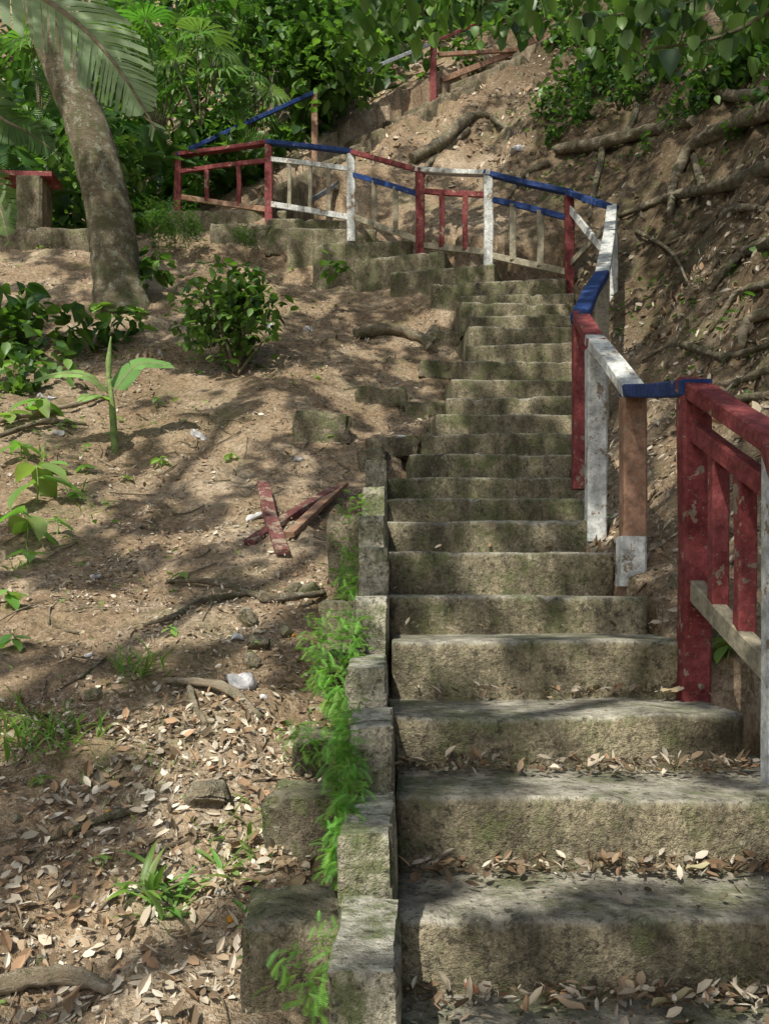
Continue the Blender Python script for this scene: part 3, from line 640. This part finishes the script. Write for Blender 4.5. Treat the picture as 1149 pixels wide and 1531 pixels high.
# ---------------------------------------------------------------- leaf litter
pal=np.array([(.40,.30,.20),(.28,.20,.125),(.58,.50,.38),(.17,.125,.08),(.48,.42,.32),(.38,.25,.15),(.70,.63,.51)])
def litter(name,xr,yr,n_,s0,s1,thr=.42,ns=2.2,dark=1.):
    x=R(*xr,n_);y=R(*yr,n_);m=fbm(x*ns,y*ns,41)>thr
    for st in steps: m&=~inside(x,y,st,.01)
    m&=~((x>-.12)&(x<.03)&(y<6.05))
    x=x[m];y=y[m];k=len(x);z=TZ(x,y)+R(.002,.02,k)
    h=k//2
    gx=(TZ(x+.05,y)-TZ(x-.05,y))/.1;gy=(TZ(x,y+.05)-TZ(x,y-.05))/.1
    yaw=R(0,6.28,k);pit=-np.arctan(gx*np.cos(yaw)+gy*np.sin(yaw))+rng.normal(0,.35,k);rol=np.arctan(-gx*np.sin(yaw)+gy*np.cos(yaw))+rng.normal(0,.4,k)
    c=pal[rng.integers(0,len(pal),k)]*R(.6,1.15,k)[:,None]*dark;pos=np.stack([x,y,z],1);s=s0+(s1-s0)*rng.random(k)**1.8
    sc=np.stack([s,s*R(.4,1.2,k),s*R(.3,2.4,k)],1)
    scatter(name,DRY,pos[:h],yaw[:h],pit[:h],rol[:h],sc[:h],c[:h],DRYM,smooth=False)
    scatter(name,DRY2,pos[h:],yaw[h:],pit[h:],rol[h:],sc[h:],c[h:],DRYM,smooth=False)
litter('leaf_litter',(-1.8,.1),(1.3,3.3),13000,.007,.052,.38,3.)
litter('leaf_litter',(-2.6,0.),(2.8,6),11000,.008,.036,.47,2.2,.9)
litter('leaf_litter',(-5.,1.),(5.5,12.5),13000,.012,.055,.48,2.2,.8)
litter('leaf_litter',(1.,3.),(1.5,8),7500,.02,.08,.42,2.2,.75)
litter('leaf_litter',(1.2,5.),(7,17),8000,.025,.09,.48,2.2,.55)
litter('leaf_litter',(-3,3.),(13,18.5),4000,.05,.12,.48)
pos=[];
for si in range(1,16):
    (a,ay),(b,by),dep,zt=steps[si];nxt=steps[si+1];td=nxt[0][1]-ay
    n_=[0,900,800,600,400,120,30,12,8,6,6,6,6,6,6,6][si]
    for _ in range(n_):
        s=rng.random()
        if si<6: s=rng.choice([s**.6,s,1-(1-s)**2]);
        t=td*(1-abs(rng.normal(0,.14)));
        if si<=3 and rng.random()<.2: t=td*rng.uniform(.15,1)
        if t<.03: continue
        pos.append((a+.02+(b-a-.03)*s,ay+t-.015,zt+.008+.03*rng.random()*(t/td>.7)+.01))
pos=np.array(pos);k=len(pos);s=.01+.042*rng.random(k)**1.5
scatter('stair_leaves',DRY,pos,R(0,6.28,k),rng.normal(0,.35,k),rng.normal(0,.5,k),np.stack([s,s*R(.4,1.1,k),s*R(.5,2.,k)],1),pal[rng.integers(0,len(pal),k)]*R(.4,.9,k)[:,None],DRYM,smooth=False)
BIG=leaf_t(w=.24,fold=.12,droop=-.3,ts=(0,.12,.24,.36,.48,.6,.72,.84,1),ws=(0,.6,.85,1,1,.9,.75,.5,0),curl=.03)
bl=[(.56,2.04,-.88,.10,.1,(.36,.31,.18)),(.42,2.02,-.88,.07,2.8,(.34,.25,.16)),(.50,2.07,-.88,.07,1.,(.36,.28,.18)),(.93,3.27,-.35,.09,.3,(.5,.4,.25)),(.75,2.42,-.70,.07,.2,(.4,.36,.22)),(.2,2.08,-.87,.05,2.,(.35,.16,.09)),(.12,2.45,-.7,.06,.2,(.35,.25,.14))]
for u,v,s in [(355,1340,.08),(325,1345,.07),(430,1345,.07),(410,1310,.05),(220,1280,.07),(300,1355,.06),(560,1360,.04),(105,1245,.06),(340,1285,.06)]:
    g=G(u,v);bl.append((g[0],g[1],g[2]+.02,s,rng.uniform(0,3),(.4,.31,.19)))
bl=np.array([(a,b,c,s,y_,*col) for a,b,c,s,y_,col in bl])
scatter('curled_leaf',BIG,bl[:,:3],bl[:,4],R(-.1,.2,len(bl)),R(-.3,.3,len(bl)),bl[:,3],bl[:,5:],DRYM)
oc=np.array([(1,0,0),(-1,0,0),(0,1,0),(0,-1,0),(0,0,.7),(0,0,-.7),(.6,.6,.3),(-.5,.6,.35)],float)
of=np.array([(0,6,4),(6,2,4),(2,7,4),(7,1,4),(1,3,4),(3,0,4),(0,2,6),(2,1,7),(0,3,5),(3,1,5),(1,2,5),(2,0,5)])
k=9000;x=R(-3.,2.5,k);y=R(1.4,9.5,k)
m=np.ones(k,bool)
for st in steps: m&=~inside(x,y,st,.0)
x=x[m];y=y[m];k=len(x)
s=rng.random(k)**3*.014+.003
scatter('gravel',(oc,of),np.stack([x,y,TZ(x,y)+.002],1),R(0,6.28,k),R(-.5,.5,k),R(-.5,.5,k),s,np.array([(.36,.29,.20)])*R(.5,1.5,k)[:,None],DRYM,smooth=False)
SCR=m_paint('plastic_film',(.8,.8,.8),.62,(.5,.48,.45),0.)
for i,(u,v,w) in enumerate([(360,1030,42),(445,690,14),(145,865,15),(600,820,14),(600,658,16),(380,775,18),(355,958,22),(240,535,14),(460,495,14),(770,228,16),(630,345,10),(70,600,22),(1120,435,9),(405,492,12),(295,655,20),(232,370,13),(365,945,12),(395,1045,12),(130,985,11),(90,650,13)]):
    g=G(u,v);s=g[1]/F
    nbox('plastic_scrap',Vector(g)+Vector((0,0,w*s*.15)),(w*s,w*s*.6,w*s*.4),random.random()*.6,SCR,120+i,w*s*.6,.0,9,round_=.3)
FR=m_paint('orange_fruit',(.6,.3,.03),.9,fd=0.)
for u,v in [(438,955),(163,1225),(345,1385)]:
    g=G(u,v);nbox('fallen_fruit',Vector(g)+Vector((0,0,.008)),(.018,.02,.017),0,FR,3,.001,.0,4,round_=.95)

# ---------------------------------------------------------------- sun + canopy
S=np.array([-.22,-.52,0.]);el=math.radians(49);S=S/np.linalg.norm(S)*math.cos(el);S[2]=math.sin(el)
k=210000;gx=R(-7.5,6,k);gy=R(-.5,23,k)
n1=fbm(gx*2.2,gy*1.5,77,3);n2=fbm(gx*.5,gy*.5,78,2);n3=vn(gx*3.6,gy*2.2,91)*.65+vn(gx*7+5,gy*4.5,93)*.35
thr=np.full(k,.37);spot=np.full(k,.75)
left=(gx<-.25)&(gy<6.8);thr[left]=.47;spot[left]=.61
m_=(gx<-.9)&(gy<4.6);thr[m_]=.54;spot[m_]=.56
thr[(gx<-.3)&(gy<2.7)]=.58
m_=(gx>-.25)&(gx<.08)&(gy<6.5);thr[m_]=.42;spot[m_]=.57
m_=(gx>.08)&(gx<2.1)&(gy<10.5);thr[m_]=.30;spot[m_]=.61
m_=(gx<-.3)&(gy>6.8)&(gy<14);thr[m_]=.42;spot[m_]=.62
m_=(gx>2.1);thr[m_]=.34;spot[m_]=.64
m_=(gx>-3)&(gy>14);thr[m_]=.54;spot[m_]=.58
m_=(gx<-3)&(gy>11);thr[m_]=.52;spot[m_]=.56
m=((n1*.75+n2*.25)>thr)&(n3<spot)
gx=gx[m];gy=gy[m];k=len(gx);gz=TZ(gx,gy,False);H=R(6.5,8.,k)
pos=np.stack([gx,gy,gz],1)+S[None]*(H/S[2])[:,None]
ct=empty('dapple_canopy')  # unseen overhead canopy, its gaps set per ground zone to shape the sun dapples
scatter('dapple_leaves',CAN,pos,R(0,6.28,k),R(-.7,.4,k),R(-.5,.5,k),R(.08,.17,k),gcol(k),CANM,ct)
tube('trunk',[(-7.5,-9,-6),(-7.3,-8.8,0),(-6.6,-8,4),(-5.6,-6,7)],[.4,.33,.28,.2],BARK,16,8,.08,ct)
for i,e in enumerate([(0,-4,8),(3,0,10),(-8,-3,9),(0,4,13),(-3,7,15),(3,6,15),(-8,-5,8)]):
    s0=np.array((-5.8,-6.5,6.5));e=np.array(e,float);tube('limb_%d'%i,[s0,(s0+e)/2+[0,0,.7],e],[.10,.05,.02],BARK,8,6,.1,ct)
sun=bpy.data.lights.new('sun','SUN');sun.energy=5.;sun.angle=math.radians(.5);sun.color=(1,.95,.85)
so=bpy.data.objects.new('sun',sun);scene.collection.objects.link(so);so.rotation_euler=Vector(S).to_track_quat('Z','Y').to_euler()
w=bpy.data.worlds.new('World');scene.world=w;w.use_nodes=True;nt=w.node_tree;nt.nodes.clear()
sk=nt.nodes.new('ShaderNodeTexSky');sk.sky_type='NISHITA';sk.sun_disc=False;sk.sun_elevation=el;sk.sun_rotation=math.atan2(S[0],S[1]);sk.air_density=1.0;sk.dust_density=3.
bg=nt.nodes.new('ShaderNodeBackground');bg.inputs[1].default_value=.15;o=nt.nodes.new('ShaderNodeOutputWorld')
nt.links.new(sk.outputs[0],bg.inputs[0]);nt.links.new(bg.outputs[0],o.inputs[0])
cam=bpy.data.cameras.new('camera');co=bpy.data.objects.new('camera',cam);scene.collection.objects.link(co)
co.rotation_euler=(math.radians(90),0,0);cam.sensor_width=36;cam.lens=36*F/1531;cam.shift_y=(HV-765.5)/1531;cam.clip_start=.05;cam.clip_end=1000
scene.camera=co
scene.view_settings.view_transform='Standard';scene.view_settings.look='None';scene.view_settings.exposure=0
